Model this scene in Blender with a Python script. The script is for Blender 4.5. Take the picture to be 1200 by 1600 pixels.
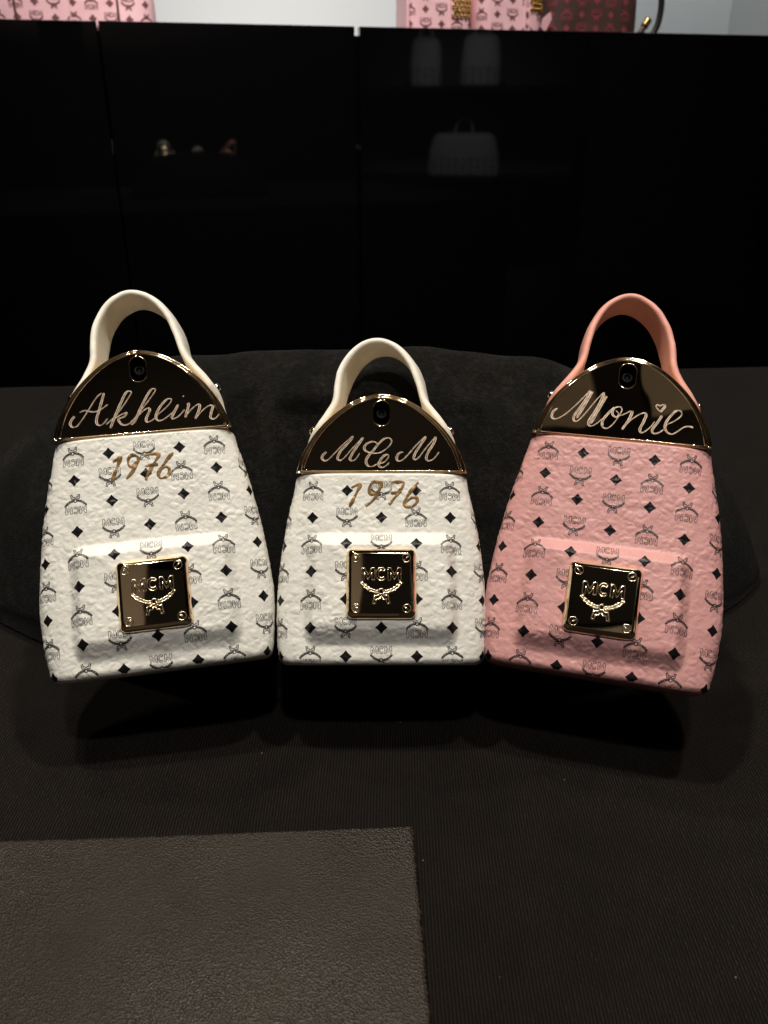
import bpy, math, random
import numpy as np
from mathutils import Matrix, Vector
from mathutils.geometry import tessellate_polygon

for o in list(bpy.data.objects):
    bpy.data.objects.remove(o)
random.seed(7)
rng = np.random.default_rng(11)
scene = bpy.context.scene
COL = scene.collection
R = math.radians

# ------------------------------------------------------------------ camera
CAM_H = 0.19541
cd = bpy.data.cameras.new("camera")
cam = bpy.data.objects.new("camera", cd)
COL.objects.link(cam)
cam.location = (0, 0, CAM_H)
cam.rotation_euler = (R(90 - 25.4976), 0, 0)
cd.sensor_fit = 'HORIZONTAL'
cd.sensor_width = 36.0
cd.lens = 39.0
cd.clip_start = 0.01
cd.clip_end = 50
cd.dof.use_dof = True
cd.dof.focus_distance = 0.315
cd.dof.aperture_fstop = 30.0
scene.camera = cam

# ------------------------------------------------------------------ light
world = bpy.data.worlds.new("World")
scene.world = world
world.use_nodes = True
bg = world.node_tree.nodes["Background"]
bg.inputs[0].default_value = (1.0, 0.84, 0.66, 1)
bg.inputs[1].default_value = 0.007


def lamp(name, kind, loc, target, power, color, size=0.03, spot=60, blend=0.6):
    d = bpy.data.lights.new(name, kind)
    d.energy = power
    d.color = color
    if kind == 'AREA':
        d.shape = 'DISK'
        d.size = size
    else:
        d.shadow_soft_size = size
    if kind == 'SPOT':
        d.spot_size = R(spot)
        d.spot_blend = blend
    o = bpy.data.objects.new(name, d)
    COL.objects.link(o)
    o.location = loc
    v = Vector(target) - Vector(loc)
    o.rotation_euler = v.to_track_quat('-Z', 'Y').to_euler()
    return o


WARM = (1.0, 0.91, 0.76)
lamp("ceiling_spot", 'SPOT', (-0.42, 0.52, 1.95), (-0.03, 0.26, 0.0), 86, WARM, 0.05, 50)
lamp("ceiling_spot", 'SPOT', (0.46, 0.43, 1.95), (0.03, 0.26, 0.0), 79, WARM, 0.05, 50)
lamp("ceiling_spot", 'SPOT', (0.06, -0.36, 1.95), (0, 0.26, 0.05), 72, (1.0, 0.96, 0.90), 0.06, 45)
lamp("wall_washer", 'SPOT', (-0.55, 1.72, 1.35), (-0.45, 2.0, 0.36), 30, (0.95, 0.98, 1.0), 0.06, 70, 1.0)
lamp("wall_washer", 'SPOT', (0.15, 1.85, 1.35), (0.2, 2.15, 0.36), 30, (0.95, 0.98, 1.0), 0.06, 70, 1.0)
lamp("wall_washer", 'SPOT', (0.75, 1.95, 1.35), (0.85, 2.3, 0.36), 30, (0.95, 0.98, 1.0), 0.06, 70, 1.0)
lamp("bag_fill", 'SPOT', (0.0, 0.95, 1.9), (0.0, 1.62, 0.4), 175, (1.0, 0.94, 0.90), 0.06, 48, 0.8)
lamp("ceiling_spot", 'SPOT', (-0.86, 1.29, 1.95), (-0.12, 0.13, 0.0), 44, WARM, 0.06, 22, 0.8)
lamp("bag_fill", 'SPOT', (-0.55, 0.90, 1.9), (-0.47, 1.55, 0.4), 130, (1.0, 0.94, 0.92), 0.06, 44, 0.9)  # extra lamp added to brighten the left pink bag
lamp("shelf_fill", 'SPOT', (0.55, 0.80, 0.95), (1.13, -0.10, 0.13), 26, (0.96, 0.97, 1.0), 0.05, 40, 0.8)  # added lamp, lights the shelf bags so they show in the lacquer
lamp("reflection_fill", 'SPOT', (0.9, -1.0, 0.6), (-0.15, -0.75, 2.5), 30, (1.0, 0.86, 0.68), 0.05, 70)  # added lamp, brightens the overhead panels mirrored in the caps
lamp("reflection_fill", 'SPOT', (-1.1, -0.9, 0.8), (0.1, -2.1, 1.65), 105, (1.0, 0.90, 0.78), 0.05, 78)  # added lamp, brightens the rear wall for the badge and cabinet reflections

vs = scene.view_settings
vs.view_transform = 'Standard'
vs.look = 'None'
vs.exposure = 0.0
vs.gamma = 1.0
scene.render.engine = 'CYCLES'
scene.cycles.max_bounces = 8
scene.cycles.use_denoising = True

# ------------------------------------------------------------------ materials


def new_mat(name):
    m = bpy.data.materials.new(name)
    m.use_nodes = True
    nt = m.node_tree
    b = nt.nodes["Principled BSDF"]
    return m, nt, b


def N(nt, kind, **kw):
    n = nt.nodes.new(kind)
    for k, v in kw.items():
        if k in n.inputs:
            n.inputs[k].default_value = v
        else:
            setattr(n, k, v)
    return n


def coords(nt, scale=(1, 1, 1), kind='Object'):
    tc = nt.nodes.new('ShaderNodeTexCoord')
    mp = nt.nodes.new('ShaderNodeMapping')
    mp.inputs['Scale'].default_value = scale
    nt.links.new(tc.outputs[kind], mp.inputs['Vector'])
    return mp.outputs[0]


def ramp(nt, fac, stops):
    r = nt.nodes.new('ShaderNodeValToRGB')
    els = r.color_ramp.elements
    while len(els) < len(stops):
        els.new(0.5)
    for e, (p, c) in zip(els, stops):
        e.position = p
        e.color = (*c, 1)
    nt.links.new(fac, r.inputs[0])
    return r.outputs[0]


def bump(nt, b, height, strength, dist, prev=None):
    n = nt.nodes.new('ShaderNodeBump')
    n.inputs['Strength'].default_value = strength
    n.inputs['Distance'].default_value = dist
    nt.links.new(height, n.inputs['Height'])
    if prev is not None:
        nt.links.new(prev, n.inputs['Normal'])
    nt.links.new(n.outputs[0], b.inputs['Normal'])
    return n.outputs[0]


def leather(name, col_a, col_b, rough=0.5, scale=1.0):
    m, nt, b = new_mat(name)
    co = coords(nt)
    n1 = N(nt, 'ShaderNodeTexNoise', Scale=90.0 * scale, Detail=4.0)
    nt.links.new(co, n1.inputs['Vector'])
    nt.links.new(ramp(nt, n1.outputs[0], [(0.35, col_a), (0.65, col_b)]), b.inputs['Base Color'])
    b.inputs['Roughness'].default_value = rough
    b.inputs['Specular IOR Level'].default_value = 0.35
    n2 = N(nt, 'ShaderNodeTexNoise', Scale=1400.0 * scale, Detail=3.0)
    nt.links.new(co, n2.inputs['Vector'])
    bump(nt, b, n2.outputs[0], 0.25, 0.0003)
    return m


M = {}
M['white'] = leather("white_leather", (0.69, 0.675, 0.63), (0.77, 0.755, 0.71), 0.45)
M['white_strap'] = leather("white_strap_leather", (0.70, 0.67, 0.61), (0.78, 0.75, 0.69), 0.5)
M['pink'] = leather("pink_leather", (0.53, 0.265, 0.26), (0.59, 0.305, 0.30), 0.42)
M['pink_strap'] = leather("pink_strap_leather", (0.60, 0.27, 0.225), (0.66, 0.31, 0.26), 0.5)
M['bag_pink'] = leather("pale_pink_canvas", (0.80, 0.47, 0.49), (0.84, 0.53, 0.54), 0.45, 0.2)
M['bag_brown'] = leather("dark_brown_canvas", (0.060, 0.032, 0.027), (0.085, 0.045, 0.038), 0.4, 0.2)


def gold(name, col, rough, smudge=0.03):
    m, nt, b = new_mat(name)
    b.inputs['Base Color'].default_value = (*col, 1)
    b.inputs['Metallic'].default_value = 1.0
    co = coords(nt)
    n = N(nt, 'ShaderNodeTexNoise', Scale=120.0, Detail=3.0)
    nt.links.new(co, n.inputs['Vector'])
    mr = N(nt, 'ShaderNodeMapRange')
    mr.inputs['To Min'].default_value = rough
    mr.inputs['To Max'].default_value = rough + smudge
    nt.links.new(n.outputs[0], mr.inputs[0])
    nt.links.new(mr.outputs[0], b.inputs['Roughness'])
    n2 = N(nt, 'ShaderNodeTexNoise', Scale=60.0, Detail=1.0)
    nt.links.new(co, n2.inputs['Vector'])
    bump(nt, b, n2.outputs[0], 0.12, 0.0004)
    return m


M['gold'] = gold("polished_gold", (0.95, 0.76, 0.52), 0.04)
M['gold_plate'] = gold("mirror_gold_plate", (0.86, 0.73, 0.56), 0.012, 0.02)
M['gold_satin'] = gold("satin_gold", (0.92, 0.77, 0.56), 0.16, 0.08)
M['gold_far'] = gold("brass_studs", (0.9, 0.66, 0.25), 0.25)

m, nt, b = new_mat("engraved_metal")
b.inputs['Metallic'].default_value = 0.35
b.inputs['Roughness'].default_value = 0.42
co = coords(nt)
n = N(nt, 'ShaderNodeTexNoise', Scale=700.0, Detail=4.0)
nt.links.new(co, n.inputs['Vector'])
nt.links.new(ramp(nt, n.outputs[0], [(0.35, (0.40, 0.29, 0.21)), (0.62, (0.78, 0.64, 0.51))]), b.inputs['Base Color'])
bump(nt, b, n.outputs[0], 0.6, 0.0003)
M['engraved'] = m

m, nt, b = new_mat("gold_marker_ink")
b.inputs['Metallic'].default_value = 0.3
b.inputs['Roughness'].default_value = 0.38
co = coords(nt)
n = N(nt, 'ShaderNodeTexNoise', Scale=330.0, Detail=3.0)
nt.links.new(co, n.inputs['Vector'])
nt.links.new(ramp(nt, n.outputs[0], [(0.3, (0.11, 0.058, 0.018)), (0.7, (0.29, 0.165, 0.05))]), b.inputs['Base Color'])
M['ink'] = m


def plain(name, col, rough, metallic=0.0, spec=0.5, var=0.15, scale=200.0):
    m, nt, b = new_mat(name)
    co = coords(nt)
    n = N(nt, 'ShaderNodeTexNoise', Scale=scale, Detail=3.0)
    nt.links.new(co, n.inputs['Vector'])
    a = tuple(c * (1 - var) for c in col)
    c2 = tuple(min(1, c * (1 + var)) for c in col)
    nt.links.new(ramp(nt, n.outputs[0], [(0.3, a), (0.7, c2)]), b.inputs['Base Color'])
    b.inputs['Roughness'].default_value = rough
    b.inputs['Metallic'].default_value = metallic
    b.inputs['Specular IOR Level'].default_value = spec
    return m


M['print'] = plain("black_print", (0.008, 0.007, 0.008), 0.30, spec=0.18)
M['print_line'] = plain("thin_black_print", (0.03, 0.026, 0.026), 0.4)
M['print_soft'] = plain("dark_rose_print", (0.16, 0.05, 0.06), 0.5)
M['print_red'] = plain("red_print", (0.24, 0.045, 0.055), 0.45)
M['dark'] = plain("black_plastic", (0.004, 0.004, 0.004), 0.45, spec=0.12)
M['engraved_floor'] = plain("engraved_groove", (0.22, 0.155, 0.11), 0.4, metallic=0.5, var=0.5, scale=900.0)
M['taupe'] = plain("taupe_panel", (0.30, 0.26, 0.21), 0.6, var=0.05, scale=4.0)
M['piping'] = plain("brown_piping", (0.10, 0.03, 0.03), 0.5)
M['black_leather'] = plain("black_leather", (0.02, 0.017, 0.015), 0.4)
M['wall'] = plain("grey_white_wall_paint", (0.62, 0.64, 0.63), 0.8, spec=0.2, var=0.02, scale=3.0)
M['floor'] = plain("dark_floor", (0.03, 0.027, 0.025), 0.5)
M['ceiling'] = plain("black_ceiling_paint", (0.012, 0.011, 0.010), 0.8, spec=0.1)

# glossy black lacquer of the cabinet
m, nt, b = new_mat("black_lacquer")
b.inputs['Base Color'].default_value = (0.0022, 0.0022, 0.0026, 1)
b.inputs['Roughness'].default_value = 0.035
b.inputs['Specular IOR Level'].default_value = 0.5
co = coords(nt)
n = N(nt, 'ShaderNodeTexNoise', Scale=5.0, Detail=1.0)
nt.links.new(co, n.inputs['Vector'])
bump(nt, b, n.outputs[0], 0.05, 0.004)
M['lacquer'] = m

# black ribbed table cloth
m, nt, b = new_mat("black_ribbed_cloth")
co = coords(nt)
nz = N(nt, 'ShaderNodeTexNoise', Scale=9.0, Detail=2.0)
nt.links.new(co, nz.inputs['Vector'])
mixv = N(nt, 'ShaderNodeMix', data_type='VECTOR')
mixv.inputs[0].default_value = 0.004
nt.links.new(co, mixv.inputs[4])
nt.links.new(nz.outputs['Color'], mixv.inputs[5])
wv = N(nt, 'ShaderNodeTexWave', wave_type='BANDS', bands_direction='X', wave_profile='SIN')
wv.inputs['Scale'].default_value = 0.314 / 0.00098
wv.inputs['Distortion'].default_value = 0.0
nt.links.new(mixv.outputs[1], wv.inputs['Vector'])
n1 = N(nt, 'ShaderNodeTexNoise', Scale=60.0, Detail=5.0, Roughness=0.65)
nt.links.new(co, n1.inputs['Vector'])
base = ramp(nt, n1.outputs[0], [(0.3, (0.0042, 0.0030, 0.0026)), (0.72, (0.0088, 0.0064, 0.0055))])
rib = ramp(nt, wv.outputs[0], [(0.15, (0.12, 0.12, 0.12)), (0.75, (1.35, 1.27, 1.2))])
mul = N(nt, 'ShaderNodeMix', data_type='RGBA', blend_type='MULTIPLY')
mul.inputs[0].default_value = 1.0
nt.links.new(base, mul.inputs[6])
nt.links.new(rib, mul.inputs[7])
# pale lint specks caught in the weave
vo = N(nt, 'ShaderNodeTexVoronoi', Scale=160.0)
nt.links.new(co, vo.inputs['Vector'])
lt = N(nt, 'ShaderNodeMath', operation='LESS_THAN')
lt.inputs[1].default_value = 0.045
nt.links.new(vo.outputs['Distance'], lt.inputs[0])
sx = N(nt, 'ShaderNodeSeparateColor')
nt.links.new(vo.outputs['Color'], sx.inputs[0])
gt = N(nt, 'ShaderNodeMath', operation='GREATER_THAN')
gt.inputs[1].default_value = 0.90
nt.links.new(sx.outputs[0], gt.inputs[0])
an = N(nt, 'ShaderNodeMath', operation='MULTIPLY')
nt.links.new(lt.outputs[0], an.inputs[0])
nt.links.new(gt.outputs[0], an.inputs[1])
mx = N(nt, 'ShaderNodeMix', data_type='RGBA')
nt.links.new(an.outputs[0], mx.inputs[0])
nt.links.new(mul.outputs[2], mx.inputs[6])
mx.inputs[7].default_value = (0.20, 0.17, 0.13, 1)
nt.links.new(mx.outputs[2], b.inputs['Base Color'])
b.inputs['Roughness'].default_value = 0.75
b.inputs['Specular IOR Level'].default_value = 0.10
b.inputs['Sheen Weight'].default_value = 0.03
b.inputs['Sheen Roughness'].default_value = 0.4
p = bump(nt, b, wv.outputs[0], 0.9, 0.0005)
n3 = N(nt, 'ShaderNodeTexNoise', Scale=900.0, Detail=2.0)
nt.links.new(co, n3.inputs['Vector'])
bump(nt, b, n3.outputs[0], 0.5, 0.0006, p)
M['cloth'] = m

# black plush of the cushion
m, nt, b = new_mat("black_plush")
co = coords(nt)
n1 = N(nt, 'ShaderNodeTexNoise', Scale=45.0, Detail=6.0, Roughness=0.7)
nt.links.new(co, n1.inputs['Vector'])
nf = N(nt, 'ShaderNodeTexNoise', Scale=420.0, Detail=5.0, Roughness=0.8)
nt.links.new(co, nf.inputs['Vector'])
av = N(nt, 'ShaderNodeMath', operation='MULTIPLY_ADD')
av.inputs[1].default_value = 0.9
nt.links.new(nf.outputs[0], av.inputs[0])
sc_n = N(nt, 'ShaderNodeMath', operation='MULTIPLY_ADD')
sc_n.inputs[1].default_value = 0.75
sc_n.inputs[2].default_value = -0.32
nt.links.new(n1.outputs[0], sc_n.inputs[0])
nt.links.new(sc_n.outputs[0], av.inputs[2])
nt.links.new(ramp(nt, av.outputs[0], [(0.30, (0.0012, 0.0011, 0.001)), (0.52, (0.0065, 0.0060, 0.0056)), (0.70, (0.019, 0.0175, 0.016))]), b.inputs['Base Color'])
b.inputs['Roughness'].default_value = 0.95
b.inputs['Specular IOR Level'].default_value = 0.05
b.inputs['Sheen Weight'].default_value = 0.03
b.inputs['Sheen Roughness'].default_value = 0.5
n2 = N(nt, 'ShaderNodeTexNoise', Scale=1300.0, Detail=4.0, Roughness=0.75)
nt.links.new(co, n2.inputs['Vector'])
bump(nt, b, n2.outputs[0], 1.0, 0.0014)
M['plush'] = m

# grained dark leather of the mat
m, nt, b = new_mat("dark_grained_leather")
co = coords(nt)
n1 = N(nt, 'ShaderNodeTexNoise', Scale=28.0, Detail=6.0, Roughness=0.6)
nt.links.new(co, n1.inputs['Vector'])
nt.links.new(ramp(nt, n1.outputs[0], [(0.3, (0.0120, 0.0088, 0.0064)), (0.7, (0.0225, 0.0168, 0.0124))]), b.inputs['Base Color'])
b.inputs['Specular IOR Level'].default_value = 0.19
vo = N(nt, 'ShaderNodeTexVoronoi', Scale=1700.0, feature='F1')
nt.links.new(co, vo.inputs['Vector'])
n2 = N(nt, 'ShaderNodeTexNoise', Scale=1100.0, Detail=3.0)
nt.links.new(co, n2.inputs['Vector'])
n4 = N(nt, 'ShaderNodeTexNoise', Scale=22.0, Detail=3.0)
nt.links.new(co, n4.inputs['Vector'])
mr = N(nt, 'ShaderNodeMapRange')
mr.inputs['From Min'].default_value = 0.3
mr.inputs['From Max'].default_value = 0.7
mr.inputs['To Min'].default_value = 0.24
mr.inputs['To Max'].default_value = 0.58
nt.links.new(n4.outputs[0], mr.inputs[0])
nt.links.new(mr.outputs[0], b.inputs['Roughness'])
p = bump(nt, b, vo.outputs['Distance'], 0.6, 0.0004)
p = bump(nt, b, n2.outputs[0], 0.25, 0.0003, p)
bump(nt, b, n4.outputs[0], 0.2, 0.002, p)
M['mat'] = m
M['mat_edge'] = plain("raw_leather_edge", (0.05, 0.042, 0.034), 0.9, var=0.5, scale=900)

# ------------------------------------------------------------------ mesh helpers


def mk(name, V, F, mat=None, parent=None, smooth=True, unit=0.001):
    me = bpy.data.meshes.new(name)
    V = np.asarray(V, float) * unit
    me.from_pydata([tuple(v) for v in V.tolist()], [], [tuple(int(i) for i in f) for f in F])
    me.validate()
    if smooth:
        me.polygons.foreach_set('use_smooth', [True] * len(me.polygons))
    me.update()
    if mat is not None:
        me.materials.append(mat)
    o = bpy.data.objects.new(name, me)
    COL.objects.link(o)
    if parent is not None:
        o.parent = parent
    return o


def tag(o, label=None, cat=None, group=None, kind=None):
    if label:
        o['label'] = label
    if cat:
        o['category'] = cat
    if group:
        o['group'] = group
    if kind:
        o['kind'] = kind
    return o


def empty(name, loc=(0, 0, 0)):
    o = bpy.data.objects.new(name, None)
    o.empty_display_size = 0.01
    COL.objects.link(o)
    o.location = loc
    return o


class MB:
    def __init__(self):
        self.V = []
        self.F = []

    def add(self, V, F):
        b = len(self.V)
        self.V += [tuple(v) for v in V]
        self.F += [tuple(i + b for i in f) for f in F]

    def box(self, a, c):
        x0, y0, z0 = a
        x1, y1, z1 = c
        self.add([(x0, y0, z0), (x1, y0, z0), (x1, y1, z0), (x0, y1, z0), (x0, y0, z1), (x1, y0, z1), (x1, y1, z1), (x0, y1, z1)],
                 [(3, 2, 1, 0), (4, 5, 6, 7), (0, 1, 5, 4), (1, 2, 6, 5), (2, 3, 7, 6), (3, 0, 4, 7)])

    def loops(self, loops, cap0=True, cap1=True):
        """rings of equal length joined into a skin"""
        n = len(loops[0])
        V = [p for l in loops for p in l]
        F = []
        for i in range(len(loops) - 1):
            for j in range(n):
                k = (j + 1) % n
                F.append((i * n + j, i * n + k, (i + 1) * n + k, (i + 1) * n + j))
        if cap0:
            F.append(tuple(range(n - 1, -1, -1)))
        if cap1:
            F.append(tuple((len(loops) - 1) * n + j for j in range(n)))
        self.add(V, F)

    def tube(self, pts, r, sides=6, closed=False):
        pts = np.asarray(pts, float)
        n = len(pts)
        rr = np.full(n, r) if np.isscalar(r) else np.asarray(r)
        rings = []
        for i in range(n):
            if closed:
                t = pts[(i + 1) % n] - pts[i - 1]
            else:
                t = pts[min(i + 1, n - 1)] - pts[max(i - 1, 0)]
            t = t / (np.linalg.norm(t) + 1e-12)
            a = np.array([0, 0, 1.0]) if abs(t[2]) < 0.9 else np.array([1.0, 0, 0])
            s = np.cross(t, a)
            s /= np.linalg.norm(s)
            q = np.cross(s, t)
            rings.append([pts[i] + rr[i] * (math.cos(x) * s + math.sin(x) * q) for x in np.linspace(0, 2 * math.pi, sides, endpoint=False)])
        if closed:
            rings.append(rings[0])
        self.loops(rings, not closed, not closed)

    def build(self, name, mat, parent=None, smooth=True, unit=0.001):
        return mk(name, self.V, self.F, mat, parent, smooth, unit)


def catmull(pts, step):
    P = np.asarray(pts, float)
    if len(P) == 2:
        Q = np.linspace(P[0], P[1], 6)
    else:
        E = np.vstack([2 * P[0] - P[1], P, 2 * P[-1] - P[-2]])
        out = []
        for i in range(1, len(E) - 2):
            p0, p1, p2, p3 = E[i - 1:i + 3]
            t = np.linspace(0, 1, 12, endpoint=False)[:, None]
            out.append(0.5 * ((2 * p1) + (-p0 + p2) * t + (2 * p0 - 5 * p1 + 4 * p2 - p3) * t ** 2 + (-p0 + 3 * p1 - 3 * p2 + p3) * t ** 3))
        Q = np.vstack(out + [P[-1:]])
    d = np.r_[0, np.cumsum(np.linalg.norm(np.diff(Q, axis=0), axis=1))]
    n = max(3, int(d[-1] / step) + 1)
    s = np.linspace(0, d[-1], n)
    return np.stack([np.interp(s, d, Q[:, k]) for k in range(P.shape[1])], 1)


def hsh(i, j, k, c):
    v = np.sin(i * 127.1 + j * 311.7 + k * 74.7 + c * 53.3) * 43758.5453
    return v - np.floor(v)


def vnoise(P):
    """value noise, 0..1, P (n,3)"""
    I = np.floor(P)
    f = P - I
    f = f * f * (3 - 2 * f)
    r = 0
    for a in (0, 1):
        for b_ in (0, 1):
            for c in (0, 1):
                w = (f[:, 0] if a else 1 - f[:, 0]) * (f[:, 1] if b_ else 1 - f[:, 1]) * (f[:, 2] if c else 1 - f[:, 2])
                r = r + w * hsh(I[:, 0] + a, I[:, 1] + b_, I[:, 2] + c, 1.7)
    return r


def worley(P):
    I = np.floor(P)
    f1 = np.full(len(P), 9.0)
    f2 = np.full(len(P), 9.0)
    for a in (-1, 0, 1):
        for b_ in (-1, 0, 1):
            for c in (-1, 0, 1):
                J = I + np.array([a, b_, c])
                q = J + np.stack([hsh(J[:, 0], J[:, 1], J[:, 2], s) for s in (0.0, 1.0, 2.0)], 1)
                d = np.linalg.norm(q - P, axis=1)
                f2 = np.where(d < f1, f1, np.minimum(f2, d))
                f1 = np.minimum(f1, d)
    return f1, f2


def grain(P, seed):
    """pebbled leather relief in mm for points in mm"""
    P = P + seed * 37.1
    wq = np.stack([vnoise(P / 1.7 + s) for s in (0.3, 17.7, 41.2)], 1) - 0.5
    Q = P + wq * 1.6
    f1, f2 = worley(Q / np.array([3.5, 2.8, 3.5]))
    e = np.clip((f2 - f1) / 0.6, 0, 1)
    e = e * e * (3 - 2 * e)
    g1, g2 = worley(Q / 1.45 + 9.1)
    e2 = np.clip((g2 - g1) / 0.5, 0, 1)
    amp = 0.45 + 0.9 * vnoise(P / 6.0)
    return amp * (0.18 * (e - 0.6) + 0.08 * (e2 - 0.5)) + 0.18 * (vnoise(P / 3.0) - 0.5)


def smooth01(x):
    x = np.clip(x, 0, 1)
    return x * x * (3 - 2 * x)

AKHEIM = [
    [(-23.33,93.42),(-24.41,92.06),(-24.98,90.76),(-24.32,89.52),(-22.82,89.6),(-21.5,90.99),(-19.6,93.53),(-17.39,96.87),(-15.18,99.96),(-13.32,101.45)],
    [(-12.57,101.39),(-13.52,98.46),(-14.77,94.74),(-15.83,91.58),(-15.74,89.94),(-14.63,89.3),(-13.07,90.25),(-11.97,91.67)],
    [(-21.52,94.67),(-19.73,95.33),(-17.53,94.71),(-15.28,94.68),(-12.93,95.95),(-11.45,97.02)],
    [(-12.62,89.4),(-9.69,91.85),(-6.4,95.66),(-3.85,99.29),(-2.97,100.87),(-3.95,101.39),(-5.31,100.24),(-7.36,96.29),(-9.42,92.1),(-11.22,87.92)],
    [(-10.0,91.06),(-7.63,92.49),(-5.3,93.27),(-6.17,91.82),(-8.24,91.02),(-7.36,89.2),(-5.89,88.64),(-4.33,89.2),(-2.98,90.45)],
    [(-4.35,88.93),(-1.6,91.96),(2.31,96.57),(5.16,100.2),(5.51,101.39),(4.22,101.38),(2.23,98.78),(-0.43,94.05),(-2.52,89.86),(-3.87,88.62)],
    [(-2.77,89.88),(-0.0,92.92),(2.4,94.36),(3.0,93.48),(1.92,91.38),(1.39,89.79),(1.99,89.08),(3.84,89.85),(5.76,91.6)],
    [(5.23,91.37),(7.67,93.08),(10.17,95.35),(10.97,96.94),(9.81,97.31),(7.89,95.82),(5.89,93.23),(4.93,90.85),(5.59,89.42),(7.39,89.53),(10.09,91.22),(11.75,92.73)],
    [(13.21,94.81),(11.71,92.18),(10.61,90.08),(11.49,89.61),(13.38,90.66),(15.36,92.69)],
    [(15.18,97.92),(15.47,97.67)],
    [(16.29,94.55),(17.09,94.76),(16.39,92.6),(15.36,89.66)],
    [(15.38,89.93),(17.67,92.49),(20.16,94.22),(20.88,93.6),(20.17,91.45),(18.9,88.8)],
    [(18.92,88.96),(21.77,91.86),(24.52,93.57),(25.51,92.93),(24.79,90.77),(24.36,88.87),(25.34,88.23),(26.71,88.94),(28.21,91.03)],
]
MCM = [
    [(-20.14,76.76),(-21.29,75.56),(-21.75,74.35),(-20.8,73.39),(-19.4,73.87),(-16.86,76.52),(-13.61,79.91),(-10.58,82.57),(-11.74,80.63),(-14.53,77.49),(-15.91,75.07),(-15.9,73.87),(-14.73,73.63),(-13.1,75.07),(-10.32,78.45),(-6.82,82.09),(-8.45,79.42),(-10.54,76.28),(-11.46,74.11),(-10.75,73.39),(-9.35,74.11),(-7.96,76.28)],
    [(-0.95,79.42),(-2.82,80.63),(-5.17,79.91),(-6.33,78.45),(-5.63,77.0),(-3.28,76.28),(-0.47,76.52),(2.34,78.45),(3.75,80.63),(2.81,81.99),(0.93,81.6),(-1.18,79.66),(-2.82,77.49),(-4.68,75.32),(-5.61,73.39),(-5.14,71.71),(-3.5,71.23),(-1.64,72.19)],
    [(-1.64,72.19),(0.93,72.91),(2.57,74.83),(2.1,75.8),(0.46,74.83),(-0.7,72.91),(-0.94,71.47),(0.46,70.89),(2.1,71.95),(2.8,72.81)],
    [(7.95,76.67),(6.55,76.28),(5.61,74.83),(5.84,73.49),(7.47,73.63),(9.82,75.8),(12.65,79.18),(16.2,82.48),(14.53,79.66),(12.64,76.76),(11.78,74.59),(12.38,73.87),(13.79,74.83),(15.92,77.73),(19.72,82.19),(18.99,79.66),(17.32,77.0),(16.36,74.59),(17.05,73.39),(18.69,73.87),(20.11,75.32),(21.06,76.76)],
]
MONIE = [
    [(-23.56,94.84),(-24.83,93.42),(-25.22,91.82),(-24.49,90.69),(-22.84,91.01),(-20.2,93.08),(-17.04,96.76),(-14.56,100.11),(-12.69,102.63),(-13.93,98.87),(-15.88,95.05),(-17.23,92.33),(-17.04,90.69),(-15.84,90.66),(-14.16,92.63),(-11.75,96.47),(-9.75,99.77),(-7.66,102.3),(-8.46,98.85),(-10.11,94.56),(-11.63,91.33),(-11.66,89.53),(-10.45,89.29),(-8.71,90.59),(-7.25,92.27)],
    [(-11.72,102.46),(-13.76,97.32),(-16.2,91.65)],
    [(-6.57,101.1),(-8.82,95.72),(-11.02,90.1)],
    [(-3.3,97.01),(-5.37,94.5),(-6.93,91.53),(-6.68,89.25),(-4.99,88.91),(-3.1,90.88),(-1.55,93.84),(-0.64,96.24),(-1.47,97.44),(-3.3,97.01)],
    [(-3.3,97.01),(-3.97,95.41),(-3.43,93.92),(-2.22,93.52),(-1.66,94.86),(-2.71,95.89)],
    [(-2.01,93.8),(0.22,94.78),(2.39,96.27)],
    [(3.09,96.34),(2.25,93.19),(0.14,88.92)],
    [(0.13,89.02),(2.36,92.18),(4.88,94.72),(7.07,95.95),(7.85,95.01),(7.19,92.41),(6.3,89.79),(6.67,88.46),(8.0,88.95),(9.87,90.9),(11.04,93.04)],
    [(13.31,95.53),(11.99,92.62),(10.63,90.22),(10.77,88.72),(12.37,88.74),(14.27,90.33),(15.43,92.46)],
    [(12.59,96.83),(11.05,98.52),(11.32,99.51),(12.28,99.14),(13.23,99.69),(14.02,99.15),(13.32,97.82),(12.59,96.83)],
    [(15.43,92.46),(17.79,93.95),(19.85,96.17),(19.48,97.79),(17.9,97.64),(16.07,95.3),(14.75,92.39),(15.22,89.93),(17.13,88.87),(19.06,90.06),(21.14,91.92),(23.13,92.32),(24.2,91.93)],
]
YEAR_L = [
    [(-11.19,74.94),(-9.85,75.77),(-8.24,76.72),(-9.18,74.33),(-10.41,71.43),(-12.09,67.49)],
    [(-3.06,76.79),(-4.35,76.91),(-5.58,75.92),(-5.85,74.01),(-5.03,72.83),(-3.84,73.27),(-2.43,74.79),(-2.22,75.88),(-3.06,76.79)],
    [(-2.07,76.14),(-2.62,73.98),(-4.24,71.38),(-5.93,69.35),(-6.89,68.48)],
    [(-0.22,76.52),(1.88,76.74),(4.99,76.45),(3.77,74.2),(2.0,71.6),(0.52,69.27),(-0.28,67.28)],
    [(-0.13,72.64),(2.08,72.65),(4.43,72.75)],
    [(9.99,76.68),(7.68,74.11),(5.64,71.53),(4.3,69.45),(4.57,67.91),(6.11,67.62),(7.75,68.56),(8.27,70.17),(7.6,71.48),(6.29,71.47),(5.33,70.87)],
]
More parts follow.
